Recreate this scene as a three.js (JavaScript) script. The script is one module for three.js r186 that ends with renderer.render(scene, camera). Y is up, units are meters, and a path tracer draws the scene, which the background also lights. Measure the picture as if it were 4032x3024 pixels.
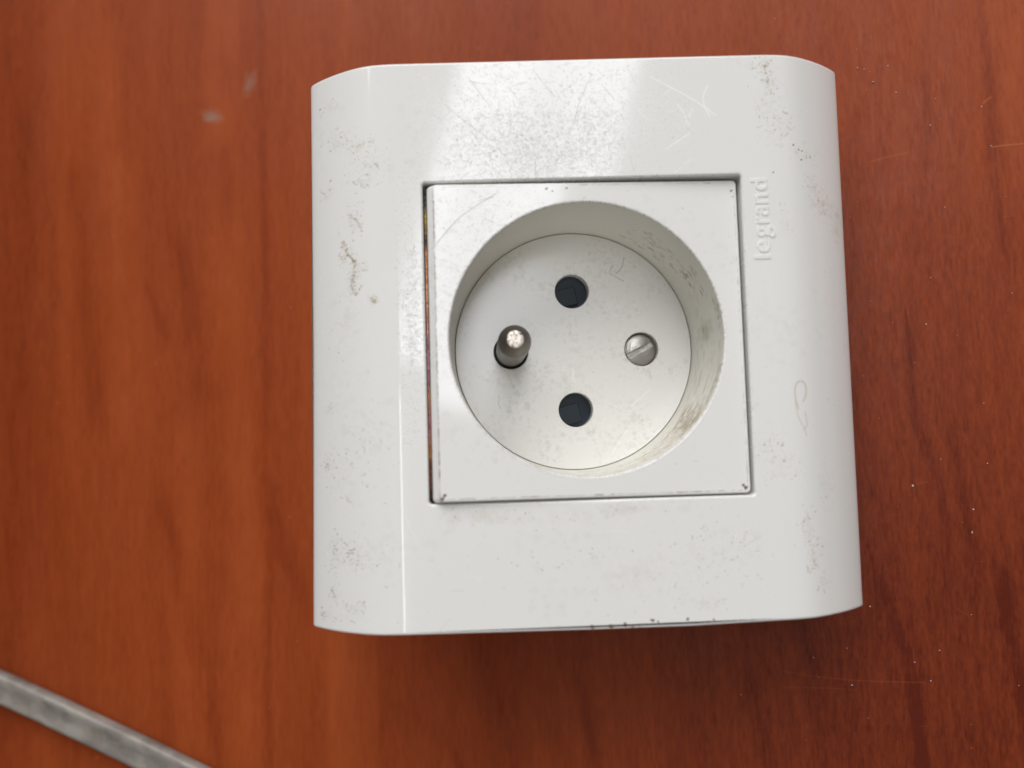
import * as THREE from 'three';
import { mergeGeometries, mergeVertices, toCreasedNormals } from 'three/addons/utils/BufferGeometryUtils.js';
import { RoundedBoxGeometry } from 'three/addons/geometries/RoundedBoxGeometry.js';
import { TextGeometry } from 'three/addons/geometries/TextGeometry.js';
import { FontLoader } from 'three/addons/loaders/FontLoader.js';
import { RectAreaLightUniformsLib } from 'three/addons/lights/RectAreaLightUniformsLib.js';
import { Brush, Evaluator, SUBTRACTION } from 'three-bvh-csg';

// ---------------------------------------------------------------- camera, light, exposure
// The socket leans on its back box: its face is turned 15 degrees down to the right. "Socket space" is in
// millimetres: x right, y out of the face, z towards the bottom of the picture, origin in the middle of the face.
const MM = 0.001, TILT = THREE.MathUtils.degToRad(15), LIFT = 25.0;
const M = new THREE.Matrix4().makeRotationZ(-TILT).setPosition(0, LIFT * MM, 0);
const place = (x, y, z) => new THREE.Vector3(x * MM, y * MM, z * MM).applyMatrix4(M);
const turn = (x, y, z) => new THREE.Vector3(x, y, z).transformDirection(M);

const scene = new THREE.Scene();
scene.background = new THREE.Color(0x000000);

const camera = new THREE.PerspectiveCamera(53.1, 4 / 3, 0.01, 20);
camera.position.copy(place(-15.32, 105.55, 13.42));
camera.up.copy(turn(0.02546, 0.06927, -0.99727));
camera.lookAt(camera.position.clone().add(turn(0.04346, -0.99673, -0.06813)));
camera.focus = 0.119;
camera.userData.fStop = 9.0;
scene.add(camera);

const renderer = new THREE.WebGLRenderer({ antialias: true });
renderer.setSize(1024, 768);
renderer.toneMapping = THREE.LinearToneMapping;
renderer.toneMappingExposure = 1.10;
renderer.shadowMap.enabled = true;
renderer.shadowMap.type = THREE.PCFSoftShadowMap;
RectAreaLightUniformsLib.init();

function panelLight(w, h, at, to, color, intensity, up = [0, 0, -1]) {      // at, to: socket space, mm
  const l = new THREE.RectAreaLight(color, intensity, w, h);
  l.position.copy(place(...at));
  l.up.copy(turn(...up));
  l.lookAt(place(...to));
  scene.add(l);
  return l;
}
// the bright window above the socket, in two sashes, whose reflection lies on the upper left of the plate
const SASH = [0.2672, 0, -0.9636];                           // the sashes stand a little askew to the socket
panelLight(0.106, 0.66, [-84, 1000, -382], [-84, 0, -382], 0xf6f8ff, 6.4, SASH);
panelLight(0.055, 0.66, [-7, 1000, -360], [-7, 0, -360], 0xf6f8ff, 4.8, SASH);
panelLight(0.095, 0.66, [65, 1000, -340], [65, 0, -340], 0xf6f8ff, 5.8, SASH);
panelLight(0.05, 0.36, [-238, 1000, 150], [-238, 0, 150], 0xf6f8ff, 6.4);  // narrow panel added to draw the bright line along the left crease
// the wide soft daylight of the room from the upper left
panelLight(1.5, 1.0, [-330, 820, -1180], [0, 0, 0], 0xfbf9f8, 4.7, [0, 1, 0]);
panelLight(2.4, 1.6, [200, 2100, 300], [0, 0, 0], 0xfff6ec, 0.30);  // dim overhead fill, added for soft bounce from the ceiling
panelLight(1.8, 1.2, [-100, 1150, 1500], [0, 0, 0], 0xfdf8f2, 0.85, [0, 1, 0]);   // unseen fill added from the viewer side to brighten the recess wall

// ---------------------------------------------------------------- helpers
function rng(seed) { let s = seed | 0; return () => { s = (s + 0x6d2b79f5) | 0; let t = Math.imul(s ^ (s >>> 15), 1 | s); t = (t + Math.imul(t ^ (t >>> 7), 61 | t)) ^ t; return ((t ^ (t >>> 14)) >>> 0) / 4294967296; }; }
function noise2(seed) {                                     // smooth value noise in -1 .. 1
  const r = rng(seed), T = new Float32Array(65536); for (let i = 0; i < 65536; i++) T[i] = r() * 2 - 1;
  return (x, y) => {
    const xi = Math.floor(x), yi = Math.floor(y); let fx = x - xi, fy = y - yi;
    fx = fx * fx * (3 - 2 * fx); fy = fy * fy * (3 - 2 * fy);
    const a = (xi & 255), b = ((xi + 1) & 255), c = (yi & 255) << 8, d = ((yi + 1) & 255) << 8;
    return (T[a | c] * (1 - fx) + T[b | c] * fx) * (1 - fy) + (T[a | d] * (1 - fx) + T[b | d] * fx) * fy;
  };
}
const ss = (a, b, x) => { const t = Math.min(1, Math.max(0, (x - a) / (b - a))); return t * t * (3 - 2 * t); };
function geo(pos, uv, idx) {
  const g = new THREE.BufferGeometry();
  g.setAttribute('position', new THREE.Float32BufferAttribute(pos, 3));
  g.setAttribute('uv', new THREE.Float32BufferAttribute(uv, 2));
  g.setIndex(idx); g.computeVertexNormals();
  return g;
}
// closed rings of equal length, joined into a skin; uv from uvf(x, y, z, k / n, ring)
function loft(rings, uvf, closed = true) {
  const n = rings[0].length, m = closed ? n + 1 : n, pos = [], uv = [], idx = [];
  rings.forEach((R, j) => { for (let k = 0; k < m; k++) { const p = R[k % n]; pos.push(...p); uv.push(...uvf(p[0], p[1], p[2], k / n, j)); } });
  for (let j = 0; j < rings.length - 1; j++) for (let k = 0; k < m - 1; k++) { const a = j * m + k, b = a + 1, c = a + m, d = c + 1; idx.push(a, b, c, b, d, c); }
  const g = geo(pos, uv, idx);
  if (closed) {                                             // same normals on both sides of the seam
    const N = g.attributes.normal;
    for (let j = 0; j < rings.length; j++) { const a = j * m, b = a + n, v = new THREE.Vector3(N.getX(a) + N.getX(b), N.getY(a) + N.getY(b), N.getZ(a) + N.getZ(b)).normalize(); N.setXYZ(a, v.x, v.y, v.z); N.setXYZ(b, v.x, v.y, v.z); }
  }
  return g;
}
const circle = (cx, cz, r, y, n = 128) => Array.from({ length: n }, (_, k) => { const t = k / n * 2 * Math.PI; return [cx + r * Math.cos(t), y, cz + r * Math.sin(t)]; });
function rrect(x0, x1, z0, z1, r, y, n = 8) {
  const out = [];
  for (const [cx, cz, a] of [[x1 - r, z1 - r, 0], [x0 + r, z1 - r, 1], [x0 + r, z0 + r, 2], [x1 - r, z0 + r, 3]])
    for (let k = 0; k <= n; k++) { const t = (a + k / n) * Math.PI / 2; out.push([cx + r * Math.cos(t), y, cz + r * Math.sin(t)]); }
  return out;
}
function sheet(outer, holes, y, uvf) {                      // a flat face with holes, looking up
  const v2 = (l) => l.map((p) => new THREE.Vector2(p[0], p[2])), o = v2(outer), hs = holes.map(v2);
  if (THREE.ShapeUtils.isClockWise(o)) o.reverse();
  hs.forEach((h) => { if (!THREE.ShapeUtils.isClockWise(h)) h.reverse(); });
  const f = THREE.ShapeUtils.triangulateShape(o, hs), pts = [...o, ...hs.flat()], pos = [], uv = [], idx = [];
  for (const p of pts) { pos.push(p.x, y, p.y); uv.push(...uvf(p.x, y, p.y)); }
  for (const [a, b, c] of f) idx.push(a, c, b);
  return geo(pos, uv, idx);
}
const merged = (l) => mergeGeometries(l.map((g) => { const h = g.index ? g.toNonIndexed() : g; for (const k of Object.keys(h.attributes)) if (!['position', 'normal', 'uv'].includes(k)) h.deleteAttribute(k); return h; }));
function part(name, g, material, parent, label) {
  g.scale(MM, MM, MM);
  const m = new THREE.Mesh(g, material); m.name = name; m.castShadow = m.receiveShadow = true;
  if (label) m.userData.label = label;
  parent.add(m);
  return m;
}
function tag(o, label, category, kind) { o.userData.label = label; o.userData.category = category; if (kind) o.userData.kind = kind; }

// ---------------------------------------------------------------- painting of dirt and wear (colour and gloss)
function board(size, mm, base, rough) {                     // a pair of canvases covering mm x mm, origin in the middle
  const make = (fill) => { const c = document.createElement('canvas'); c.width = c.height = size; const x = c.getContext('2d'); x.fillStyle = fill; x.fillRect(0, 0, size, size); x.setTransform(size / mm, 0, 0, size / mm, size / 2, size / 2); x.lineCap = x.lineJoin = 'round'; return x; };
  return { c: make(base), r: make(`rgb(${rough},${rough},${rough})`), size, mm };
}
function maps(b, o) {
  const t = new THREE.CanvasTexture(b.c.canvas); t.colorSpace = THREE.SRGBColorSpace; t.anisotropy = 8;
  const r = new THREE.CanvasTexture(b.r.canvas);
  return new THREE.MeshPhysicalMaterial({ map: t, roughnessMap: r, roughness: 1, ior: 1.5, side: THREE.DoubleSide, ...o });
}
function blot(ctx, x, z, r, style, R) {                     // a ragged spot
  ctx.fillStyle = style; ctx.beginPath();
  const n = 9, e = 0.6 + 0.4 * R(), a = R() * 6.28;
  for (let k = 0; k < n; k++) { const t = k / n * 6.283, q = r * (0.55 + 0.75 * R()), px = q * Math.cos(t), pz = q * e * Math.sin(t); ctx.lineTo(x + px * Math.cos(a) - pz * Math.sin(a), z + px * Math.sin(a) + pz * Math.cos(a)); }
  ctx.closePath(); ctx.fill();
}
const gauss = (R) => (R() + R() + R() + R() - 2) * 0.9;
const patchA = noise2(101), patchB = noise2(102);
function speckle(b, R, x, z, rx, rz, n, rgb, size = 0.09, alpha = 0.45) {   // grime caught in irregular, stringy patches
  for (let i = 0; i < n; i++) {
    let px = x, pz = z;
    for (let t = 0; t < 5; t++) { px = x + gauss(R) * rx * 1.5; pz = z + gauss(R) * rz * 1.5; if (n < 3 || Math.abs(patchA(px * 0.75, pz * 0.75)) * 0.7 + Math.abs(patchB(px * 2.1, pz * 2.1)) * 0.5 < 0.16 + 0.1 * R()) break; }
    const q = size * (0.3 + 1.6 * R() * R()), al = alpha * (0.25 + 0.7 * R()), d = (R() - 0.5) * 30;
    const col = `rgba(${rgb[0] + d | 0},${rgb[1] + d | 0},${rgb[2] + d | 0},${al})`;
    if (R() < 0.65) blot(b.c, px, pz, q, col, R); else { const t = R() * 6.28, l = q * (1.5 + 4 * R()); stroke(b.c, [[px, pz], [px + l * Math.cos(t + 0.5) * 0.5, pz + l * Math.sin(t + 0.5) * 0.5], [px + l * Math.cos(t), pz + l * Math.sin(t)]], q * (0.5 + 0.6 * R()), col.replace(/[\d.]+\)$/, al * 0.7 + ')')); }
    blot(b.r, px, pz, q * 1.3, `rgba(150,150,150,${al})`, R);
  }
}
function smear(b, R, x, z, rx, rz, rgb, alpha, n = 14) {     // a soft cloudy stain of many faint flecks
  for (let i = 0; i < n * 9; i++) { const px = x + gauss(R) * rx, pz = z + gauss(R) * rz; blot(b.c, px, pz, 0.1 + Math.max(rx, rz) * 0.14 * R(), `rgba(${rgb},${alpha * (0.3 + 0.6 * R())})`, R); }
}
function stroke(ctx, pts, w, style) {
  ctx.strokeStyle = style; ctx.lineWidth = w; ctx.beginPath(); ctx.moveTo(...pts[0]);
  for (let k = 1; k < pts.length - 1; k++) ctx.quadraticCurveTo(...pts[k], (pts[k][0] + pts[k + 1][0]) / 2, (pts[k][1] + pts[k + 1][1]) / 2);
  ctx.lineTo(...pts[pts.length - 1]); ctx.stroke();
}
const soft0 = (R, a, b) => R() < 0.5 ? a + (b - a) * R() : (a + b) / 2 + gauss(R) * (b - a) * 0.33;
function scuff(b, R, x0, x1, z0, z1, n, alpha = 0.22) {      // the fine worn mottling of handled plastic: dull, slightly grey flecks
  for (let i = 0; i < n; i++) {
    const x = soft0(R, x0, x1), z = soft0(R, z0, z1), a = R() * 6.28, l = 0.08 + 0.3 * R() * R(), c = [x + Math.cos(a) * l, z + Math.sin(a) * l];
    const g = 150 + R() * 50 | 0, w = 0.05 + 0.09 * R();
    stroke(b.c, [[x, z], c], w, `rgba(${g},${g},${g - 6},${alpha * R()})`);
    stroke(b.r, [[x, z], c], w * 1.5, `rgba(${120 + R() * 90 | 0},${120 + R() * 90 | 0},120,${0.15 + 0.4 * R()})`);
  }
}
function scratches(b, R, x0, x1, z0, z1, n) {
  for (let i = 0; i < n; i++) {
    const x = x0 + (x1 - x0) * R(), z = z0 + (z1 - z0) * R(), a = R() * 6.28, l = 1 + 5 * R() * R(), bend = (R() - 0.5) * 0.5;
    const p = [[x, z], [x + Math.cos(a) * l / 2 - Math.sin(a) * bend, z + Math.sin(a) * l / 2 + Math.cos(a) * bend], [x + Math.cos(a) * l, z + Math.sin(a) * l]];
    stroke(b.c, p, 0.045 + 0.04 * R(), R() < 0.6 ? `rgba(165,165,162,${0.2 + 0.3 * R()})` : `rgba(248,248,248,${0.3 + 0.3 * R()})`);
    stroke(b.r, p, 0.08, 'rgba(170,170,170,.6)');
  }
}
const BROWN = [140, 118, 92], GREY = [150, 148, 140], PINK = [172, 146, 142], DARK = [70, 58, 54];

// ---------------------------------------------------------------- table top
const SPAN = 260, WOOD = 2048, X0 = -160, Z0 = -130;         // the veneer pattern: mm covered, texels, corner
function woodMaps() {
  const c = document.createElement('canvas'); c.width = c.height = WOOD;
  const x = c.getContext('2d'), im = x.createImageData(WOOD, WOOD), D = im.data;
  const rc = document.createElement('canvas'); rc.width = rc.height = WOOD / 2;
  const A = noise2(11), B = noise2(12), C = noise2(13), E = noise2(14), F = noise2(15), k = SPAN / WOOD;
  const lin = (v) => Math.round(255 * (v <= 0.0031308 ? 12.92 * v : 1.055 * Math.pow(v, 1 / 2.4) - 0.055));
  const dark = [0.098, 0.0115, 0.0030], mid = [0.245, 0.0440, 0.0105], light = [0.37, 0.080, 0.020];
  // figure of the veneer: growth lines (dark) and pale bands, drawn coarsely, blurred and mixed into the grain
  const FN = 768, field = (curves) => {
    const fc = document.createElement('canvas'); fc.width = fc.height = FN; const f = fc.getContext('2d'), R = rng(78);
    f.fillStyle = '#000'; f.fillRect(0, 0, FN, FN); f.setTransform(FN / SPAN, 0, 0, FN / SPAN, -X0 * FN / SPAN, -Z0 * FN / SPAN); f.lineCap = 'butt';
    for (const [w, str, ...pts] of curves) {
      const c3 = new THREE.CatmullRomCurve3(pts.map(([p, q]) => new THREE.Vector3(p, 0, q))), len = c3.getLength(), m = Math.ceil(len * 1.6);
      for (let k2 = 0; k2 < m; k2++) {                       // broken into fibres that fade in and out
        const t = R(), l = (4 + 10 * R()) / len, o = gauss(R) * w * 0.4, q = [];
        for (let h = 0; h <= 4; h++) { const p = c3.getPointAt(Math.min(1, Math.max(0, t + l * (h / 4 - 0.5)))); q.push([p.x + o, p.z]); }
        stroke(f, q, w * (0.15 + 0.45 * R()), `rgba(255,255,255,${str})`);
      }
    }
    const src = f.getImageData(0, 0, FN, FN).data; let g = new Float32Array(FN * FN); for (let i = 0; i < FN * FN; i++) g[i] = src[i * 4] / 255;
    for (let pass = 0; pass < 2; pass++) for (const [d, n, rad] of [[1, FN, 1], [FN, FN, 5]]) {
      const h = new Float32Array(FN * FN);
      for (let y = 0; y < FN; y++) for (let xx = 0; xx < FN; xx++) { let acc = 0, cnt = 0; const c0 = d === 1 ? xx : y; for (let e = -rad; e <= rad; e++) if (c0 + e >= 0 && c0 + e < n) { acc += g[y * FN + xx + e * d]; cnt++; } h[y * FN + xx] = acc / cnt; }
      g = h;
    }
    return (X, z) => { const u = Math.min(FN - 2, Math.max(0, (X - X0) / SPAN * FN - 0.5)), v = Math.min(FN - 2, Math.max(0, (z - Z0) / SPAN * FN - 0.5)), i = u | 0, j = v | 0, fx = u - i, fy = v - j, q = j * FN + i; return (g[q] * (1 - fx) + g[q + 1] * fx) * (1 - fy) + (g[q + FN] * (1 - fx) + g[q + FN + 1] * fx) * fy; };
  };
  const darkField = field([
    [1.3, 0.10, [47.7, -3], [47.4, 4.8], [47.4, 10.5], [48.5, 15], [50.6, 22.9], [51, 27.9], [50.4, 40.5]], [1.6, 0.12, [61.2, -70], [61.2, -48.8], [61.6, -42.7], [61.2, -33.8], [61.3, -23.4], [62, -10]],
    [0.9, 0.10, [52.3, -44.2], [52.3, -39.4], [52.6, -33.8], [52.5, -27]], [1.8, 0.08, [52.8, 14], [53.9, 27.9], [54.9, 40]], [2.6, 0.10, [41, 36], [42.9, 42.8], [43.9, 47.6], [45.2, 54.6], [45.5, 70]], [2.4, 0.12, [58, 34], [59.5, 49.2], [61, 64]],
    [6, 0.09, [-107, -45], [-104, -15], [-101, 10]], [5.5, 0.11, [-82.5, -28], [-80, -10], [-77.5, 6]], [5, 0.09, [-67, 15], [-62, 30], [-55, 46]], [5, 0.10, [-90, -20], [-85, -6]], [4.5, 0.08, [-88, 20], [-80, 46], [-74, 70]], [8, 0.05, [-120, -60], [-118, 0], [-120, 100]],
    [1.8, 0.10, [-65, -100], [-64, 0], [-64, 100]], [1.8, 0.12, [-44, 64.5], [-39, 62], [-34, 61.8], [-29.5, 66], [-26, 74]], [2.4, 0.10, [-8, 52], [-5, 62], [-3, 74]], [2, 0.06, [-24, 46], [-20, 60], [-17, 80]], [3, 0.06, [20, 50], [23, 62], [24, 80]], [2, 0.07, [-52, -70], [-50, -50], [-49, -38]], [3, 0.06, [0, -70], [3, -50], [4, -40]],
  ]), lightField = field([
    [9, 0.06, [-95.9, -45], [-95, -20], [-95.1, 12]], [8, 0.06, [-98.4, -75], [-97.1, -40]], [9, 0.08, [-71.5, -30], [-69.8, 0], [-69.3, 25], [-70, 75]], [7, 0.06, [-81.5, 10], [-79.2, 75]], [9, 0.07, [-73, -90], [-74.1, -45]], [8, 0.06, [-52, 10], [-50, 75]], [6, 0.05, [63, -70], [65, -45], [66, -20]],
  ]);
  for (let j = 0; j < WOOD; j++) {
    const z = Z0 + j * k;
    for (let i = 0; i < WOOD; i++) {
      const X = X0 + i * k, w = X + 8 * A(X * 0.021, z * 0.014) + 1.6 * B(X * 0.07, z * 0.03);
      const right = ss(-12, 38, X);                          // finer and redder grain to the right; also masks the painted shade
      let t = (0.28 * A(w * 0.06 + 7, z * 0.005) + 0.20 * B(w * 0.13, z * 0.011) + 0.12 * C(w * 0.33, z * 0.03)) * (1 - 0.4 * right);
      t += 0.10 * E(w * 1.1, z * 0.10) + 0.15 * F(X * 2.6, z * 0.5) + 0.18 * A(X * 4.3 + 40, z * 1.0) * (0.4 + 0.6 * right) + 0.08 * C(X * 3, z * 2.4) * right;
      const pore = 0.75 * C(X * 5.4, z * 0.62) + 0.55 * F(X * 3.3 + 9, z * 0.33) + 0.35 * B(X * 0.8, z * 0.35);
      if (pore > 0.5) t -= (0.15 + 0.07 * right) * Math.min(1, (pore - 0.5) * 2.4);
      t += 0.16 * (1 - right) - 0.66 * right * ss(-55, 45, z) - 0.34 * ss(-43, -42, X) * ss(14, 46, z) * (1 - 0.6 * right) + 0.2 * right * ss(-10, -60, z) + 0.8 * lightField(X, z) - (0.58 + 0.3 * right) * darkField(X, z) - 0.35 * ss(-114, -124, X);  // shade painted into the wood tone: lower right and below the plate
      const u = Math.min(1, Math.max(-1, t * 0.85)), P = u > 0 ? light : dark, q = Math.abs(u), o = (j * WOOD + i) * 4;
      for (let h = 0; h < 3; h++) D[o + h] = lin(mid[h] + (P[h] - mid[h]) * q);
      D[o + 3] = 255;
    }
  }
  x.putImageData(im, 0, 0);
  x.setTransform(WOOD / SPAN, 0, 0, WOOD / SPAN, -X0 * WOOD / SPAN, -Z0 * WOOD / SPAN); x.lineCap = 'round';
  const R = rng(77);
  for (const [px, pz, a] of [[-75.1, -50.8, 0.2], [-67.2, -56.6, -1.2]]) for (let k2 = 0; k2 < (a > 0 ? 10 : 5); k2++) { x.save(); x.translate(px + gauss(R) * 1.2, pz + gauss(R) * 0.8); x.rotate(a); x.scale(2, 0.9); blot(x, 0, 0, 0.6 + R(), 'rgba(140,116,108,.18)', R); x.restore(); }
  // fine pale scratches and nicks
  const scr = (pts, w, a) => stroke(x, pts, w, `rgba(190,116,80,${a * 0.75})`);
  scr([[61.1, -29.5], [64, -29.7], [70, -29.2]], 0.16, 0.8); scr([[43.6, -29], [45.5, -29.5], [49.1, -29.9]], 0.14, 0.55);
  scr([[60.5, -36.7], [61.6, -37.5]], 0.3, 0.5); scr([[26.1, 51.8], [33.6, 52.9], [46.9, 52.7]], 0.14, 0.3); scr([[26, 54.3], [31, 54.1], [36.9, 54.2]], 0.12, 0.25);
  for (let k2 = 0; k2 < 90; k2++) { const px = 18 + R() * 70, pz = -75 + R() * 150, a = (R() - 0.5) * 1.2, l = 0.5 + 3 * R() * R(); scr([[px, pz], [px + Math.cos(a) * l, pz + Math.sin(a) * l]], 0.09, 0.12 + 0.25 * R()); }
  for (let k2 = 0; k2 < 60; k2++) { const px = X0 + R() * 150, pz = -90 + R() * 190; blot(x, px, pz, 0.15 + 0.35 * R(), `rgba(190,120,90,${0.1 + 0.25 * R()})`, R); }
  const rx = rc.getContext('2d'), ri = rx.createImageData(WOOD / 2, WOOD / 2), N = WOOD / 2;
  for (let j = 0; j < N; j++) for (let i = 0; i < N; i++) { const X = i * 2 * k, z = j * 2 * k, v = 118 + 16 * A(X * 0.2, z * 0.05) + 20 * F(X * 4.2, z * 0.5) + 10 * B(X * 1.2, z * 1.2), o = (j * N + i) * 4; ri.data[o] = ri.data[o + 1] = ri.data[o + 2] = v; ri.data[o + 3] = 255; }
  rx.putImageData(ri, 0, 0);
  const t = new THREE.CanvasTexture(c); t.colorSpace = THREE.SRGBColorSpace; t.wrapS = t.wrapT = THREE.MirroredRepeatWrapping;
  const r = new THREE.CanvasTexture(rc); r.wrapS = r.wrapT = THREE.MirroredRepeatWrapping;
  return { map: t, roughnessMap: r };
}
{
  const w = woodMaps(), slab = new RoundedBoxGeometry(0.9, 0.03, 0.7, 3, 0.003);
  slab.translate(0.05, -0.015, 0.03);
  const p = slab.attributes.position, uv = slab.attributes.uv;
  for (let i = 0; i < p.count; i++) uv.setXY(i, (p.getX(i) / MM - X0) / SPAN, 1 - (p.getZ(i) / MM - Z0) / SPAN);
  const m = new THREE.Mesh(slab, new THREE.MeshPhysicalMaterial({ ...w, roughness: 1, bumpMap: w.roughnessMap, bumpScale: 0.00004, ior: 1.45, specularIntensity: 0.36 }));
  m.name = 'table_top'; m.castShadow = m.receiveShadow = true;
  tag(m, 'reddish brown wooden table top with fine vertical grain under the socket', 'table', 'structure');
  scene.add(m);
}

// ---------------------------------------------------------------- the wall socket
const socket = new THREE.Group(); socket.name = 'wall_socket';
tag(socket, 'worn white plastic wall socket with round recess lying tilted on the table', 'socket');
scene.add(socket);
const body = new THREE.Matrix4().copy(M);                    // parts are built in socket space and set with this
const seat = (mesh) => { mesh.applyMatrix4(body); return mesh; };
const add = (name, g, m, label) => seat(part(name, g, m, socket, label));
const plain = new THREE.MeshPhysicalMaterial({ color: 0xe5e5e1, roughness: 0.22, ior: 1.5, side: THREE.DoubleSide });

// cover plate ---------------------------------------------------------------
function plateMaterial() {
  const b = board(2048, 82, '#e5e5e1', 16), R = rng(5);
  // faint overall greying
  for (let i = 0; i < 26; i++) smear(b, R, -38 + 76 * R(), -38 + 76 * R(), 5, 5, '196,194,186', 0.10, 4);
  scuff(b, R, -24, 16, -39.5, -21.5, 6500, 0.32); scuff(b, R, -20, 6, -32, -20, 4200, 0.36); scuff(b, R, -26.2, -22.4, -24, 14, 1800, 0.45);
  scuff(b, R, -26, 26, 22, 40, 900, 0.10); scuff(b, R, 15, 38, -38, 38, 1200, 0.10); scuff(b, R, -40, -26, -38, 38, 900, 0.10);
  scratches(b, R, -20, 14, -39, -22, 46); scratches(b, R, -26, 30, 22, 39, 12);
  // specks everywhere, then the clusters the plate shows
  for (let i = 0; i < 520; i++) speckle(b, R, -40 + 80 * R(), -40 + 80 * R(), 0.3, 0.3, 1, R() < 0.6 ? GREY : BROWN, 0.07, 0.5);
  speckle(b, R, -6, -30, 9, 7, 420, GREY, 0.08, 0.36); speckle(b, R, -12, -24, 6, 3, 360, GREY, 0.08, 0.42);
  const L = [[-32.3, -17.7, 1.1, 1.6, 60], [-33.4, -13.2, 0.9, 1.4, 90], [-32.5, -9.2, 0.7, 1.6, 100], [-31.8, -10.5, 1.2, 2, 50], [-29.6, -5.9, 0.6, 0.6, 30], [-35.9, -35, 1.4, 1, 24], [-34.7, -29.7, 1.8, 1.2, 60], [-31.5, -28.3, 1.6, 1, 70], [-29.6, -25.6, 2, 1.5, 120], [-30.9, -23, 1.4, 1, 60], [-36.5, -22.4, 1, 1, 25], [-36, 8.7, 1.2, 1, 26], [-36.7, 16.3, 1, 1.6, 26], [-34, 19, 3, 3, 70], [-35.6, 28.9, 1, 2.4, 80], [-32.5, 29, 2, 2, 70], [-35.7, 34.6, 1, 1.3, 40], [-33, 36.5, 1.6, 1, 50], [-37, 37.6, 1, 0.8, 20], [-29.3, 29.8, 2, 2, 30], [-31, 13, 3, 3, 40], [-34, -3, 3, 5, 40]];
  for (const [x, z, rx, rz, n] of L) { speckle(b, R, x, z, rx, rz, n, R() < 0.75 ? BROWN : GREY, 0.11, 0.66); smear(b, R, x, z, rx, rz, '186,177,162', 0.07, 8); }
  const Q = [[26.4, -38.1, 0.9, 1.1, 80], [27.2, -35.5, 0.8, 1.4, 60], [26, -32, 1.6, 2.4, 80], [28.3, -28.5, 2, 2.4, 90], [31.7, -25.3, 2, 2, 60], [34, -20.6, 1.8, 1.6, 110], [35.2, -18.6, 1.3, 1.2, 90], [28.6, -15.4, 1.5, 2, 24], [24.8, 16.4, 1.4, 1.6, 60], [26, 19, 2, 2, 60], [29.7, 27.7, 0.9, 2.2, 110], [30.3, 31.4, 0.8, 1.8, 80], [31.3, 34.9, 0.8, 0.9, 36], [33, 22, 1.5, 3, 40], [20, 29.3, 4, 3, 80], [13.7, 30.4, 4, 3, 80], [5, 33, 6, 3, 80], [-4, 28, 6, 4, 60], [15, 37, 3, 1, 30], [-14, 24.5, 7, 0.8, 50], [4, 24, 7, 0.8, 50]];
  for (const [x, z, rx, rz, n] of Q) { speckle(b, R, x, z, rx, rz, n, x > 33 && z < 0 ? PINK : R() < 0.55 ? BROWN : GREY, 0.10, 0.72); smear(b, R, x, z, rx, rz, '192,184,173', 0.06, 8); }
  smear(b, R, 35, -18, 2.4, 2.2, '200,184,176', 0.14, 8); smear(b, R, 37.5, -15.5, 1.2, 3, '196,190,170', 0.16, 8);
  const vein = (pts, n) => { const cv = new THREE.CatmullRomCurve3(pts.map(([p, q]) => new THREE.Vector3(p, 0, q))); for (let i = 0; i < n; i++) { const p = cv.getPoint(R()), w = 0.06 + 0.2 * R() * R(); blot(b.c, p.x + gauss(R) * 0.22, p.z + gauss(R) * 0.22, w, `rgba(${[146, 124, 98]},${0.1 + 0.34 * R()})`, R); } };
  // the dried ring on the right and the brown veins on the left
  stroke(b.c, [[29.0, 10.8], [28.4, 8.6], [29.0, 6.9], [30.2, 7.0], [30.4, 8.6], [29.8, 9.8]], 0.24, 'rgba(186,174,150,.5)');
  stroke(b.c, [[28.6, 9.6], [28.7, 11.6], [29.6, 13.2], [30.1, 14.6]], 0.18, 'rgba(186,174,150,.35)'); stroke(b.c, [[30.0, 11.4], [30.4, 13], [29.8, 13.6]], 0.3, 'rgba(186,176,154,.28)');
  vein([[-34.0, -15], [-33.4, -13.4], [-32.6, -12.2], [-31.9, -11.4]], 70); vein([[-32.6, -12.6], [-32.2, -11], [-32.5, -9.6]], 40); vein([[-32.5, -9.9], [-32.7, -8.2], [-32.0, -7.2], [-31.2, -8.4]], 60); vein([[-29.9, -6.6], [-29.2, -5.6]], 26);
  vein([[-33, -18.6], [-32, -17.8], [-31.3, -16.8], [-31.0, -15.2]], 60); vein([[26.2, -38.4], [26.6, -37], [26.9, -35.4], [26.4, -34.2]], 40);
  // white scratches upper right
  for (const p of [[[10.2, -36.8], [14, -34.6], [16.3, -33.3], [19.2, -31]], [[18.3, -35.3], [17.4, -34], [17.7, -32.2], [18.4, -30.8]], [[13.9, -32.7], [14.8, -31.5], [15.0, -30.2], [15.5, -29.6]], [[12.1, -26.4], [14, -27.6], [15.5, -28.5]], [[15.6, -31], [15.3, -30.9], [16, -32]]]) { stroke(b.c, p, 0.12, 'rgba(250,250,250,.5)'); stroke(b.r, p, 0.2, 'rgba(170,170,170,.8)'); }
  for (const p of [[[-15.6, -37.5], [-14, -35], [-12.5, -33.1]], [[-9.8, -35.7], [-7.9, -33]], [[-6.4, -38.3], [-4.8, -36], [-3.3, -34.2]], [[-19, -33.6], [-16, -30.8], [-13, -28.6]], [[2, -37.5], [0.2, -34], [-1, -30]]]) { stroke(b.c, p, 0.07, 'rgba(170,170,168,.5)'); stroke(b.r, p, 0.12, 'rgba(150,150,150,.6)'); }
  for (const [x, z] of [[31.0, -26.0], [31.4, -24.6], [30.2, -26.6], [27.0, -22.6], [31.6, -25.9]]) blot(b.c, x, z, 0.13, 'rgba(40,34,46,.9)', R);
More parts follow.
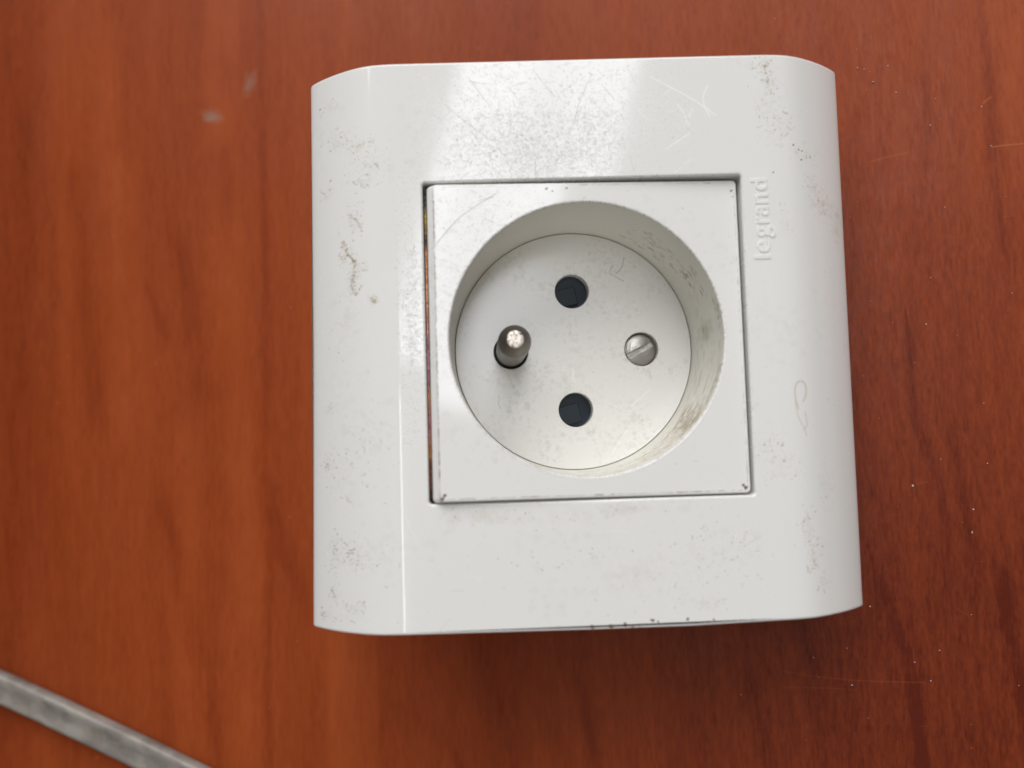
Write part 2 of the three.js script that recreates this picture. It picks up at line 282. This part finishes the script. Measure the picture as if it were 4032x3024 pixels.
  // dark and rusty edge at the bottom
  for (let i = 0; i < 150; i++) { const x = 12 + 24 * R(), e = ss(12, 20, x); blot(b.c, x, 40.2 + 0.7 * R(), 0.05 + 0.3 * R(), `rgba(60,54,50,${0.08 + 0.6 * e * R()})`, R); }
  for (let i = 0; i < 70; i++) blot(b.c, -34 + 46 * R(), 39.9 + 0.7 * R(), 0.04 + 0.13 * R(), `rgba(110,100,92,${0.1 + 0.35 * R()})`, R);
  for (const [x, z, r] of [[-0.6, 39.5, 0.3], [2, 39.5, 0.28], [3.9, 39.3, 0.22], [4.9, 39.6, 0.2], [7.6, 39.0, 0.28], [8.4, 39.2, 0.16], [12.4, 39.0, 0.28], [16, 39.2, 0.16], [5.9, 39.7, 0.18]]) { blot(b.c, x, z, r, 'rgba(104,72,44,.7)', R); blot(b.c, x + 0.1, z + 0.1, r * 0.5, 'rgba(50,36,28,.7)', R); }
  // greyish rim of the opening and grime round the raised letters
  for (let i = 0; i < 500; i++) { const s = R() * 4 | 0, t = -22.4 + 44.8 * R(), d = 22.45 + 0.25 * R(), [x, z] = [[t, -d], [d, t], [t, d], [-d, t]][s]; blot(b.c, x, z, 0.05 + 0.08 * R(), `rgba(150,142,130,${0.3 * R()})`, R); }
  for (let i = 0; i < 150; i++) blot(b.c, 23.6 + 2.8 * R(), -22 + 12 * R(), 0.05 + 0.07 * R(), `rgba(186,150,146,${0.25 * R()})`, R);
  blot(b.c, 24.75, -20.9, 0.16, 'rgba(190,60,84,.75)', R);
  return maps(b, {});
}
const plateMat = plateMaterial();
const FRAME = new THREE.Matrix4().makeBasis(new THREE.Vector3(0.99930, 0.03731, 0), new THREE.Vector3(-0.03731, 0.99920, 0.01420), new THREE.Vector3(0.00053, -0.01419, 0.99990)).setPosition(-0.12, 0.09, -0.013);
{
  const uvf = (x, y, z) => [(x + 41) / 82, (41 - z) / 82];
  const ZT = -39.65, ZB = 39.75, F = 0.35, BASE = -7.6;
  const key = [[26.48, -0.0130], [27, -0.040], [28.2, -0.130], [29.8, -0.40], [31.5, -0.98], [33.7, -2.08], [35.8, -3.38], [38.1, -5.15], [39.15, -6.2], [39.45, -6.75]];
  const curve = new THREE.CatmullRomCurve3(key.map(([x, y]) => new THREE.Vector3(x, y, 0)), false, 'centripetal');
  const side = [[26, 0], [26.08, -0.0005], [26.16, -0.0016], [26.24, -0.0035], [26.32, -0.0062], [26.4, -0.0096], ...curve.getPoints(54).map((p) => [p.x, p.y])];
  const prof = [...side.map(([x, y]) => [-x, y]).reverse(), [-13, 0], [0, 0], [13, 0], ...side];
  const list = [];
  list.push(sheet(rrect(-26, 26, ZT + F, ZB - F, 0.001, 0, 1), [rrect(-22.7, 22.7, -22.7, 22.7, 0.75, 0)], 0, uvf));
  const hole = (d, r, y) => rrect(-22.4 - d, 22.4 + d, -22.4 - d, 22.4 + d, r + d, y);
  list.push(loft([hole(0.3, 0.45, 0), hole(0.18, 0.45, -0.03), hole(0.08, 0.45, -0.12), hole(0.02, 0.45, -0.26), hole(0, 0.45, -0.4), hole(0, 0.45, BASE)], uvf));
  for (const s of [-1, 1]) list.push(loft(side.map(([x, y]) => [[s * x, y, ZT + F], [s * x, y, 0], [s * x, y, ZB - F]]), uvf, false));
  for (const [z, s] of [[ZT, -1], [ZB, 1]]) {
    const rows = [];
    for (let k = 0; k <= 6; k++) { const a = k / 6 * Math.PI / 2; rows.push(prof.map(([x, y]) => [x, y - F * (1 - Math.cos(a)), z - s * F * (1 - Math.sin(a))])); }
    rows.push(prof.map(([x, y]) => [x, Math.min(y - F - 0.01, BASE), z]));
    list.push(loft(rows, (x, y, zz, k, j) => [(x + 41) / 82, (41 - s * (Math.abs(zz) + Math.min(0.9, (j > 6 ? 0.9 : j * 0.05)))) / 82], false));
  }
  for (const s of [-1, 1]) list.push(loft([[[s * 39.45, -6.75, ZT + F], [s * 39.45, -6.75, ZB - F]], [[s * 39.45, BASE, ZT], [s * 39.45, BASE, ZB]]], uvf, false));
  list.push(sheet(rrect(-39.45, 39.45, ZT, ZB, 0.001, BASE, 1), [hole(0, 0.45, BASE)], BASE, uvf));
  const g = merged(list);
  // the moulding is a little out of true: its left edge runs outwards and its lower edge bows
  { const p = g.attributes.position; for (let i = 0; i < p.count; i++) { let x = p.getX(i), z = p.getZ(i); if (Math.abs(x) < 22.5 && Math.abs(z) < 22.8) continue; if (z > 23) p.setZ(i, z + (0.26 - 0.62 * ss(6, 34, x)) * (z - 23) / 17); if (x < -25.9) p.setX(i, x - 0.74 * Math.max(0, (z + 14) / 53.5) * Math.min(1, (-25.9 - x) / 9)); } }
  const cover = part('cover_plate', g, plateMat, socket);
  cover.applyMatrix4(new THREE.Matrix4().makeScale(MM, MM, MM).multiply(FRAME).multiply(new THREE.Matrix4().makeScale(1 / MM, 1 / MM, 1 / MM)));
  seat(cover);
  // raised lettering, read from bottom to top
  const font = await new FontLoader().loadAsync('fonts/droid/droid_sans_bold.typeface.json');
  const BL = 26.1, spots = [['d', -21.8, -20.0, 0, 2.42], ['n', -19.6, -18.1, 0, 1.86], ['a', -17.85, -16.4, 0, 1.86], ['r', -16.3, -15.3, 0, 1.86], ['g', -15.05, -13.3, -0.86, 1.86], ['e', -12.98, -11.2, 0, 1.86], ['l', -10.95, -10.3, 0, 2.42]];
  for (const [ch, z0, z1, y0, y1] of spots) {
    const t = new TextGeometry(ch, { font, size: 10, depth: 1, curveSegments: 8, bevelEnabled: true, bevelThickness: 0.5, bevelSize: 0.35, bevelOffset: -0.2, bevelSegments: 3 });
    t.computeBoundingBox(); const bb = t.boundingBox;
    t.translate(-bb.min.x, -bb.min.y, -bb.max.z); t.scale((z1 - z0) / (bb.max.x - bb.min.x), (y1 - y0) / (bb.max.y - bb.min.y), 0.10);
    const p = t.attributes.position;
    for (let i = 0; i < p.count; i++) { const a = p.getX(i), h = p.getY(i), d = p.getZ(i); p.setXYZ(i, BL - (h + y0), d + 0.10, z1 - a); }
    const l = part('letter', toCreasedNormals(t, 0.6), plain, cover);
    l.userData.label = 'raised letter ' + ch;
  }
}

// socket face ---------------------------------------------------------------
{
  const b = board(1024, 46, '#e5e5e1', 18), R = rng(9);
  for (let i = 0; i < 14; i++) smear(b, R, -21 + 42 * R(), -21 + 42 * R(), 4, 4, '194,192,184', 0.12, 4);
  scuff(b, R, -22, -5, -22, 6, 4200, 0.45); scuff(b, R, -21, 22, -22, 22, 900, 0.12);
  for (let i = 0; i < 260; i++) speckle(b, R, -22 + 44 * R(), -22 + 44 * R(), 0.3, 0.3, 1, R() < 0.6 ? GREY : BROWN, 0.08, 0.5);
  scratches(b, R, -21, -6, -21, -6, 14);
  stroke(b.c, [[-20.7, -13.5], [-18.6, -16.2], [-16.2, -18.2], [-12.3, -20.5]], 0.09, 'rgba(160,160,158,.7)'); stroke(b.r, [[-20.7, -13.5], [-18.6, -16.2], [-16.2, -18.2], [-12.3, -20.5]], 0.16, 'rgba(190,190,190,.8)');
  stroke(b.c, [[-14.6, -19.6], [-12.6, -20.1]], 0.09, 'rgba(140,140,138,.6)');
  // brown line along the left edge, dirt along the lower and right edges and round the recess
  const rim = (n, f, rgb, a, w) => { for (let i = 0; i < n; i++) { const t = R(), l = 0.2 + 1.6 * R() * R(), k = 0.35 + 0.65 * Math.max(0, patchA(f(t)[0] * 0.6 + 9, f(t)[1] * 0.6)) ; stroke(b.c, [f(t), f(t + l / 88), f(t + l / 44)].map(([p, q]) => [p + gauss(R) * w * 0.25, q + gauss(R) * w * 0.25]), 0.05 + w * R() * R(), `rgba(${rgb},${a * k * R()})`); } };
  rim(300, (t) => [-20.93, -21.5 + 43 * t], '112,92,88', 0.85, 0.22);
  rim(200, (t) => [-20.5 + 42 * t, 21.72], '120,108,100', 0.6, 0.16);
  rim(150, (t) => [21.55, -21 + 42 * t], '130,116,108', 0.5, 0.16);
  rim(110, (t) => [-20 + 41 * t, -21.65], '140,130,120', 0.5, 0.14);
  for (let i = 0; i < 650; i++) { const t = R() * 6.283, q = 19.5 + Math.abs(gauss(R)) * 0.16, w = 0.3 + 0.6 * Math.max(0, -Math.cos(t)); blot(b.c, q * Math.cos(t), q * Math.sin(t), 0.03 + 0.07 * R(), `rgba(128,114,106,${w * (0.15 + 0.4 * R())})`, R); }
  for (const [x, z, r, c] of [[-5.1, -21.2, 0.22, '128,92,74'], [-4.3, -20.8, 0.14, '120,84,70'], [-2.3, -21.2, 0.2, '150,124,110'], [-20.3, 21.2, 0.24, '70,56,52'], [-20.6, 21.6, 0.3, '110,98,92'], [21.2, 21.4, 0.34, '76,62,58'], [20.9, 21.0, 0.2, '90,76,70'], [21.2, -20.5, 0.24, '120,104,88'], [21.3, -19.6, 0.12, '130,112,98'], [13.5, -13.2, 0.14, '124,116,108']]) { blot(b.c, x, z, r, `rgba(${c},.75)`, R); blot(b.c, x + 0.15, z - 0.1, r * 0.6, `rgba(${c},.6)`, R); }
  for (let i = 0; i < 1500; i++) { const t = R() * 6.283, q = 19.12 + 0.24 * R(); blot(b.c, q * Math.cos(t), q * Math.sin(t), 0.04 + 0.07 * R(), `rgba(150,139,128,${0.2 + 0.25 * R()})`, R); blot(b.r, q * Math.cos(t), q * Math.sin(t), 0.12, 'rgba(150,150,150,.6)', R); }
  const uvf = (x, y, z) => [(x + 23) / 46, (23 - z) / 46];
  const xl = -20.95, xr = 21.81, zt = -21.9, zb = 21.92, ring = (l, r, t, bt, q, y) => rrect(xl - l, xr + r, zt - t, zb + bt, q, y);
  const rings = [ring(0, 0, 0, 0, 0.5, 0), ring(0.08, 0.06, 0.06, 0.08, 0.55, -0.06), ring(0.22, 0.14, 0.12, 0.2, 0.62, -0.24), ring(0.84, 0.2, 0.16, 0.3, 0.68, -0.8), ring(1.02, 0.25, 0.18, 0.35, 0.7, -1.05), ring(1.06, 0.26, 0.18, 0.36, 0.7, -9)];
  const lip = [19.46, 19.36, 19.27, 19.21, 19.18].map((r, k) => circle(0, 0, r, [0, -0.02, -0.08, -0.17, -0.3][k], 192));
  add('socket_face', merged([sheet(rings[0], [circle(0, 0, 19.46, 0, 192)], 0, uvf), loft(rings, uvf), loft(lip, uvf)]), maps(b, {}));
}
// round recess: its wall --------------------------------------------------------
{
  const W = 2048, H = 256, R = rng(21), c = document.createElement('canvas'); c.width = W; c.height = H;
  const x = c.getContext('2d'); x.fillStyle = '#e0ded5'; x.fillRect(0, 0, W, H); x.setTransform(W / 120, 0, 0, H / 17, 0, 0);    // about 120 mm round, 17 mm deep
  const deg = (d) => ((d + 360) % 360) / 3;                  // degrees from +x towards +z
  const b = { c: x, r: document.createElement('canvas').getContext('2d') };
  for (let i = 0; i < 700; i++) blot(x, 120 * R(), 17 * R(), 0.06 + 0.12 * R(), `rgba(150,146,132,${0.35 * R()})`, R);
  const low = (d, w, n, rgb, a, y0 = 1, y1 = 11) => { for (let i = 0; i < n; i++) { const q = deg(d + gauss(R) * w), y = y0 + (y1 - y0) * R(); x.save(); x.translate(q, y); x.scale(2.2, 1); blot(x, 0, 0, 0.1 + 0.35 * R() * R(), `rgba(${rgb},${a * R()})`, R); x.restore(); } };
  low(38, 8, 300, '128,106,80', 0.75); low(46, 14, 260, '140,122,94', 0.5); low(64, 16, 240, '150,136,108', 0.5); low(84, 14, 180, '158,146,120', 0.45); low(-52, 13, 130, '138,132,116', 0.4, 5, 13); low(-30, 8, 70, '128,122,106', 0.5, 3, 9);
  low(20, 8, 60, '140,126,104', 0.4, 0, 2); low(-10, 10, 60, '140,126,104', 0.4, 0, 2);
  for (let i = 0; i < 260; i++) { const q = deg(-4 + gauss(R) * 5), y = 8 + gauss(R) * 3.6; x.save(); x.translate(q, y); x.scale(1, 1.3); blot(x, 0, 0, 0.25 + 0.5 * R(), 'rgba(126,118,104,.035)', R); x.restore(); }
  for (let i = 0; i < 500; i++) { const q = deg(35 + gauss(R) * 38), y = 1 + 12 * R(); x.save(); x.translate(q, y); x.scale(2, 1); blot(x, 0, 0, 0.15 + 0.5 * R(), i % 3 ? 'rgba(150,140,112,.10)' : 'rgba(228,224,208,.16)', R); x.restore(); }
  const t = new THREE.CanvasTexture(c); t.colorSpace = THREE.SRGBColorSpace; t.wrapS = THREE.RepeatWrapping; t.flipY = false;
  const wall = new THREE.MeshPhysicalMaterial({ map: t, roughness: 0.38, ior: 1.48, side: THREE.DoubleSide });
  const rows = [-0.3, -1, -3, -6, -9, -12, -15, -17].map((y) => circle(0, 0, 19.18 - 0.22 * (-y) / 17, y, 192));
  add('recess_wall', loft(rows, (px, y, z, k) => [k, -y / 17]), wall);
}
// recess floor with its holes ---------------------------------------------------
const FL = -15.84, PIN = [-10.05, 0], SCREW = [10.87, 0.05], HOLES = [[0, -9.5], [0, 9.5]];
{
  const b = board(1024, 40, '#e9e8e3', 48), R = rng(31), mott = noise2(33);
  for (let i = 0; i < 2600; i++) { const t = R() * 6.28, q = 18.5 * Math.sqrt(R()), n = mott(q * Math.cos(t) * 0.22, q * Math.sin(t) * 0.3); if (n > -0.05) blot(b.c, q * Math.cos(t), q * Math.sin(t), 0.12 + 0.4 * R(), i % 4 ? `rgba(186,184,173,${0.07 + 0.12 * n})` : 'rgba(244,243,238,.16)', R); }
  for (let i = 0; i < 520; i++) speckle(b, R, -19 + 38 * R(), -19 + 38 * R(), 0.3, 0.3, 1, R() < 0.5 ? GREY : [172, 162, 140], 0.10, 0.38);
  speckle(b, R, 6, -9, 5, 4, 120, GREY, 0.12, 0.3); speckle(b, R, 4, 5, 6, 5, 160, [176, 170, 152], 0.14, 0.3); speckle(b, R, 10, 12, 4, 3, 60, [176, 160, 132], 0.12, 0.35);
  scuff(b, R, -18, 18, -18, 18, 900, 0.14);
  stroke(b.c, [[6.8, -13.6], [5.9, -12.4], [6.9, -11.9], [8.4, -11.0]], 0.09, 'rgba(120,118,108,.6)'); stroke(b.c, [[8.6, -14.8], [8.4, -13.4], [7.2, -12.2]], 0.22, 'rgba(180,172,146,.5)');
  stroke(b.c, [[-12.3, 6.8], [-12.0, 7.4], [-12.4, 8], [-11.9, 9]], 0.08, 'rgba(130,128,120,.6)');
  for (const p of [[[-0.35, 2.6], [-0.3, 5.1]], [[-0.1, 2.8], [-0.05, 5.2]], [[8.4, 12.4], [6.5, 15], [5.6, 16.6]], [[-9, 9], [-8, 7.8]], [[-14.7, -8.8], [-15.5, -8.2], [-16.3, -8]], [[-12.5, 4.5], [-13.4, 6.8]], [[9, 9], [12, 6.5]]]) stroke(b.c, p, 0.11, 'rgba(252,252,250,.7)');
  for (const [hx, hz] of [...HOLES, PIN, SCREW]) for (let i = 0; i < 60; i++) { const t = R() * 6.28, q = 2.85 + 0.3 * R(); blot(b.c, hx + q * Math.cos(t), hz + q * Math.sin(t), 0.05 + 0.06 * R(), `rgba(150,142,128,${0.3 * R()})`, R); }
  const uvf = (x, y, z) => [(x + 20) / 40, (20 - z) / 40], r = 2.72, spots = [...HOLES, PIN, SCREW], list = [];
  list.push(sheet(circle(0, 0, 18.8, FL, 192), spots.map(([x, z]) => circle(x, z, r + 0.12, FL, 64)), FL, uvf));
  list.push(loft([circle(0, 0, 18.8, FL, 192), circle(0, 0, 18.88, FL - 0.06, 192), circle(0, 0, 18.9, FL - 0.16, 192), circle(0, 0, 18.9, FL - 1.1, 192)], uvf));
  for (const [x, z] of spots) list.push(loft([circle(x, z, r + 0.12, FL, 64), circle(x, z, r + 0.04, FL - 0.05, 64), circle(x, z, r, FL - 0.14, 64), circle(x, z, r, FL - 3.6, 64)], uvf));
  add('recess_floor', merged(list), maps(b, {}));
}
// dark shutters behind the two contact holes -------------------------------------
{
  const m = new THREE.MeshPhysicalMaterial({ color: 0x1f2a33, roughness: 0.42, side: THREE.DoubleSide });
  for (const [x, z] of HOLES) {
    const y0 = FL - 0.75, pos = [], P = (a, b2, c2) => pos.push(a + x, b2, c2 + z);
    const quad = (a, b2, c2, d) => { P(...a); P(...b2); P(...c2); P(...a); P(...c2); P(...d); };
    // a sloping flap with a raised rounded block on its upper left
    quad([-2.9, y0 - 0.5, -2.9], [-2.9, y0 - 0.9, 2.9], [2.9, y0 - 1.7, 2.9], [2.9, y0 - 1.3, -2.9]);
    const g = new THREE.BufferGeometry(); g.setAttribute('position', new THREE.Float32BufferAttribute(pos, 3)); g.setAttribute('uv', new THREE.Float32BufferAttribute(new Float32Array(pos.length / 3 * 2), 2)); g.computeVertexNormals();
    const k = new RoundedBoxGeometry(5.2, 0.5, 3.0, 3, 0.2); k.rotateZ(-0.16); k.rotateY(0.22); k.translate(x - 1.6, y0 - 0.62, z + 0.9);
    add('shutter', merged([g, k]), m);
  }
}
// earth pin ---------------------------------------------------------------------
{
  const c = document.createElement('canvas'); c.width = 256; c.height = 256; const x = c.getContext('2d'), R = rng(41);
  x.fillStyle = '#7d7973'; x.fillRect(0, 0, 256, 256);
  for (let i = 0; i < 900; i++) { const g = 70 + R() * 110 | 0; x.fillStyle = `rgba(${g},${g - 6},${g - 14},.25)`; x.fillRect(256 * R(), 256 * R(), 3 + 26 * R(), 1 + 2 * R()); }
  const t = new THREE.CanvasTexture(c); t.colorSpace = THREE.SRGBColorSpace; t.wrapS = t.wrapT = THREE.RepeatWrapping;
  const m = new THREE.MeshStandardMaterial({ map: t, metalness: 1, roughness: 0.42, side: THREE.DoubleSide, bumpMap: t, bumpScale: 0.00004 });
  const prof = [[2.36, -20], [2.38, -3.0], [2.36, -2.6], [2.28, -2.25], [2.08, -1.7], [1.72, -0.95], [1.4, -0.42], [1.22, -0.22]];
  add('earth_pin', loft(prof.map(([r, y]) => circle(PIN[0], PIN[1], r, y, 64)), (px, y, z, k) => [k * 2, y / 8]), m);
  const tc = document.createElement('canvas'); tc.width = tc.height = 128; const tx = tc.getContext('2d');
  tx.fillStyle = '#c9c2b8'; tx.fillRect(0, 0, 128, 128);
  for (let i = 0; i < 110; i++) { const v = R(); tx.fillStyle = v < 0.36 ? `rgba(80,68,60,${0.3 + 0.5 * R()})` : v < 0.8 ? 'rgba(236,226,208,.7)' : 'rgba(196,160,128,.4)'; tx.beginPath(); tx.ellipse(128 * R(), 128 * R(), 2 + 8 * R(), 1.5 + 4 * R(), 6.3 * R(), 0, 6.3); tx.fill(); }
  const tt = new THREE.CanvasTexture(tc); tt.colorSpace = THREE.SRGBColorSpace; tt.wrapS = tt.wrapT = THREE.RepeatWrapping;
  const tipRings = [[1.22, -0.22], [1.1, -0.17], [0.7, -0.15], [0.25, -0.16], [0.001, -0.17]].map(([r, y]) => circle(PIN[0], PIN[1], r, y, 40));
  add('pin_tip', loft(tipRings, (px, y, z) => [px / 3, z / 3]), new THREE.MeshStandardMaterial({ map: tt, metalness: 1, roughness: 0.38, bumpMap: tt, bumpScale: 0.00006, side: THREE.DoubleSide }), 'bright worn end of the pin');
  add('pin_collar', merged([loft([[2.72, -16.35], [2.4, -16.35]].map(([r, y]) => circle(PIN[0], PIN[1], r, y, 48)), () => [0, 0])]), new THREE.MeshStandardMaterial({ color: 0x15181b, roughness: 0.6, side: THREE.DoubleSide }));
}
// slotted screw -------------------------------------------------------------------
{
  const ev = new Evaluator(); ev.useGroups = false;
  const head = new THREE.LatheGeometry([[0, -2], [2.5, -2], [2.52, -0.5], [2.48, -0.44], [2.35, -0.34], [2.0, -0.24], [1.5, -0.135], [1.0, -0.06], [0.5, -0.015], [0.001, 0]].map(([r, y]) => new THREE.Vector2(r, y)), 64);
  const slot = new THREE.BoxGeometry(7, 2.5, 0.92); slot.rotateY(0.46); slot.translate(0, 0.1, 0);
  const A = new Brush(head), B = new Brush(slot); A.updateMatrixWorld(); B.updateMatrixWorld();
  const g = ev.evaluate(A, B, SUBTRACTION).geometry; g.translate(SCREW[0] - 0.12, FL - 0.35, SCREW[1] + 0.08);
  const c = document.createElement('canvas'); c.width = c.height = 256; const x = c.getContext('2d'), R = rng(51);
  x.fillStyle = '#808080'; x.fillRect(0, 0, 256, 256); for (let i = 0; i < 260; i++) { const v = 90 + R() * 90 | 0; x.strokeStyle = `rgba(${v},${v},${v},.35)`; x.beginPath(); x.arc(128 + 10 * R(), 128 + 10 * R(), 128 * R(), 6.28 * R(), 6.28 * R()); x.stroke(); }
  const t = new THREE.CanvasTexture(c);
  const p = g.attributes.position, uv = []; for (let i = 0; i < p.count; i++) uv.push((p.getX(i) - SCREW[0]) / 6 + 0.5, (p.getZ(i) - SCREW[1]) / 6 + 0.5);
  g.setAttribute('uv', new THREE.Float32BufferAttribute(uv, 2));
  add('screw', g, new THREE.MeshStandardMaterial({ color: 0xaaa69e, metalness: 1, roughness: 0.33, bumpMap: t, bumpScale: 0.00022, side: THREE.DoubleSide }));
  add('screw_seat', loft([[2.72, FL - 1.2], [2.3, FL - 1.2]].map(([r, y]) => circle(SCREW[0], SCREW[1], r, y, 48)), () => [0, 0]), new THREE.MeshStandardMaterial({ color: 0x6a675f, roughness: 0.7, side: THREE.DoubleSide }));
}
// the zinc-plated strap in the left gap ---------------------------------------------
{
  const c = document.createElement('canvas'); c.width = 16; c.height = 512; const x = c.getContext('2d'), R = rng(61), g = x.createLinearGradient(0, 0, 0, 512);
  for (const [s, col] of [[0, '#2b2f36'], [0.07, '#3a3830'], [0.09, '#b8983c'], [0.14, '#8d7030'], [0.17, '#4a3a30'], [0.21, '#c98a5c'], [0.3, '#e0a47c'], [0.42, '#c88872'], [0.52, '#bd8a90'], [0.62, '#ab7c84'], [0.68, '#d09068'], [0.78, '#c07880'], [0.86, '#c88a4a'], [0.9, '#7a4a3a'], [0.95, '#8a5a50'], [1, '#3a2c2c']]) g.addColorStop(s, col);
  x.fillStyle = g; x.fillRect(0, 0, 16, 512);
  for (let i = 0; i < 240; i++) { const v = R() < 0.5 ? '255,225,190' : '60,30,24'; x.fillStyle = `rgba(${v},${0.3 * R()})`; x.fillRect(0, 512 * R(), 16, 1 + 3 * R()); }
  const t = new THREE.CanvasTexture(c); t.colorSpace = THREE.SRGBColorSpace;
  const rows = []; for (let k = 0; k <= 6; k++) { const a = Math.PI * k / 6; const px = -22.22 - 0.17 * Math.cos(a), y = -1.35 + 0.15 * Math.sin(a); rows.push([[px, y, -21.9], [px, y, 0], [px, y, 21.9]]); }
  const lower = [[[-22.39, -1.35, -21.9], [-22.39, -1.35, 0], [-22.39, -1.35, 21.9]], [[-22.39, -6, -21.9], [-22.39, -6, 0], [-22.39, -6, 21.9]]];
  const uvf = (px, y, z) => [0.5, (21.9 - z) / 43.8];
  add('metal_strap', merged([loft(rows, uvf, false), loft(lower, uvf, false)]), new THREE.MeshStandardMaterial({ map: t, metalness: 1, roughness: 0.28, side: THREE.DoubleSide }), 'thin copper and brass coloured strip in the left gap');
}
// the back of the socket, under the plate ---------------------------------------------
{
  const dark = new THREE.MeshStandardMaterial({ color: 0x4a4844, roughness: 0.6, side: THREE.DoubleSide }), zinc = new THREE.MeshStandardMaterial({ color: 0x8c8a84, metalness: 1, roughness: 0.45, side: THREE.DoubleSide });
  add('back_box', loft([[19.7, -9], [19.7, -17.0], [14, -17.2], [14, -20], [0.001, -20]].map(([r, y]) => circle(0, 0, r, y, 96)), () => [0, 0]), dark);
  add('mounting_bracket', merged([sheet(rrect(-30, 30, -30, 30, 3, -9, 6), [circle(0, 0, 19.75, -9, 64)], -9, () => [0, 0]), sheet(rrect(-30, 30, -30, 30, 3, -10, 6), [circle(0, 0, 19.75, -10, 64)], -10, () => [0, 0]), loft([rrect(-30, 30, -30, 30, 3, -9, 6), rrect(-30, 30, -30, 30, 3, -10, 6)], () => [0, 0])]), zinc);
  // two terminal blocks: their ends rest on the table
  for (const z of [-11, 11]) {
    const g = new THREE.BoxGeometry(5.5, 1, 9), p = g.attributes.position;
    for (let i = 0; i < p.count; i++) { const px = p.getX(i) - 23.4; p.setXYZ(i, px, p.getY(i) > 0 ? -10.2 : (px * Math.sin(TILT) - LIFT) / Math.cos(TILT), p.getZ(i) + z); }
    g.computeVertexNormals(); add('terminal_block', g, dark);
  }
}

// ---------------------------------------------------------------- the grey cord, lower left
{
  const R = rng(71), c = document.createElement('canvas'); c.width = 1024; c.height = 64; const x = c.getContext('2d');
  x.fillStyle = '#857f78'; x.fillRect(0, 0, 1024, 64);
  for (let i = 0; i < 260; i++) { const v = R() < 0.5 ? '186,180,170' : '74,68,63'; x.fillStyle = `rgba(${v},${0.15 * R()})`; x.beginPath(); x.ellipse(1024 * R(), 64 * R(), 30 + 110 * R(), 2 + 5 * R(), 0, 0, 6.3); x.fill(); }
  const t = new THREE.CanvasTexture(c); t.colorSpace = THREE.SRGBColorSpace; t.wrapS = THREE.RepeatWrapping;
  const path = new THREE.CatmullRomCurve3([[-330, 22], [-250, 31], [-180, 44], [-123.1, 59.2], [-101.4, 66.3], [-81.2, 73.3], [-56, 83], [-18, 101], [20, 128], [60, 160]].map(([a, b]) => new THREE.Vector3(a, 0, b)));
  const rings = [], N = 160, K = 28;
  for (let i = 0; i <= N; i++) {
    const p = path.getPointAt(i / N), d = path.getTangentAt(i / N), nx = -d.z, nz = d.x, ring = [];
    for (let k = 0; k < K; k++) {                            // two cores side by side: a flat figure of eight
      const a = k / K * 6.28318, s = Math.cos(a), w = 2.9 * s, hgt = 1.6 * Math.sqrt(Math.max(0, 1 - s * s)) * (0.72 + 0.95 * s * s) * Math.sign(Math.sin(a) || 1);
      ring.push([p.x + nx * w, 1.75 + hgt, p.z + nz * w]);
    }
    rings.push(ring);
  }
  const cord = new THREE.Group(); cord.name = 'grey_cord'; cord.position.set(-0.1, 0, 0.073);
  tag(cord, 'grey plastic cord running across the bottom left corner of the table', 'cord');
  const sh = part('sheath', loft(rings, (a, y, b2, k, j) => [j / 12, k]), new THREE.MeshPhysicalMaterial({ map: t, roughness: 0.42, side: THREE.DoubleSide }), cord);
  sh.position.set(0.1, 0, -0.073); scene.add(cord);
}

// ---------------------------------------------------------------- dust on the table
{
  const R = rng(81), spots = [[43.6, -40.9], [42.5, -47.9], [42.5, -44.7], [44.3, -43.9], [44.7, -42.1], [43.5, -44.4], [48.0, -39.9], [52.7, -34.0], [53.7, -38.2], [60.2, -36.1], [61.1, -29.7], [46.8, 22.8], [55.1, 26.5], [54.7, 30.0], [42.3, -6.5], [51.3, -9.6], [35.9, 47.9], [38.2, 40.7], [39.6, 41.4], [49.1, 47.8], [30.9, 49.5], [45.5, 49.7], [47.6, 52.4], [59.6, 52.6], [36.3, 53.5], [19.6, 55.7], [50.2, -2.3], [54.0, -20.6]];
  for (let k = 0; k < 60; k++) spots.push([24 + 50 * R(), -60 + 130 * R()]);
  const m = new THREE.InstancedMesh(new THREE.IcosahedronGeometry(1, 0), new THREE.MeshStandardMaterial({ color: 0xffffff, roughness: 0.7 }), spots.length), q = new THREE.Object3D(), col = new THREE.Color();
  spots.forEach(([x, z], i) => {
    const s = (i < 28 ? 0.08 + 0.10 * R() * R() : 0.04 + 0.08 * R() * R()) * MM;
    q.position.set(x * MM, s * 0.4, z * MM); q.rotation.set(R() * 3, R() * 6, R() * 3); q.scale.set(s * (0.7 + R()), s * 0.7, s * (0.7 + R())); q.updateMatrix(); m.setMatrixAt(i, q.matrix);
    m.setColorAt(i, i === 27 ? col.setRGB(0.75, 0.5, 0.05) : R() < 0.15 ? col.setRGB(0.35, 0.36, 0.45) : col.setRGB(0.45 + 0.3 * R(), 0.34 + 0.26 * R(), 0.26 + 0.24 * R()));
  });
  m.name = 'dust'; m.castShadow = true;
  tag(m, 'tiny pale dust grains scattered on the table right of the socket', 'dust', 'stuff');
  scene.add(m);
}

renderer.render(scene, camera);
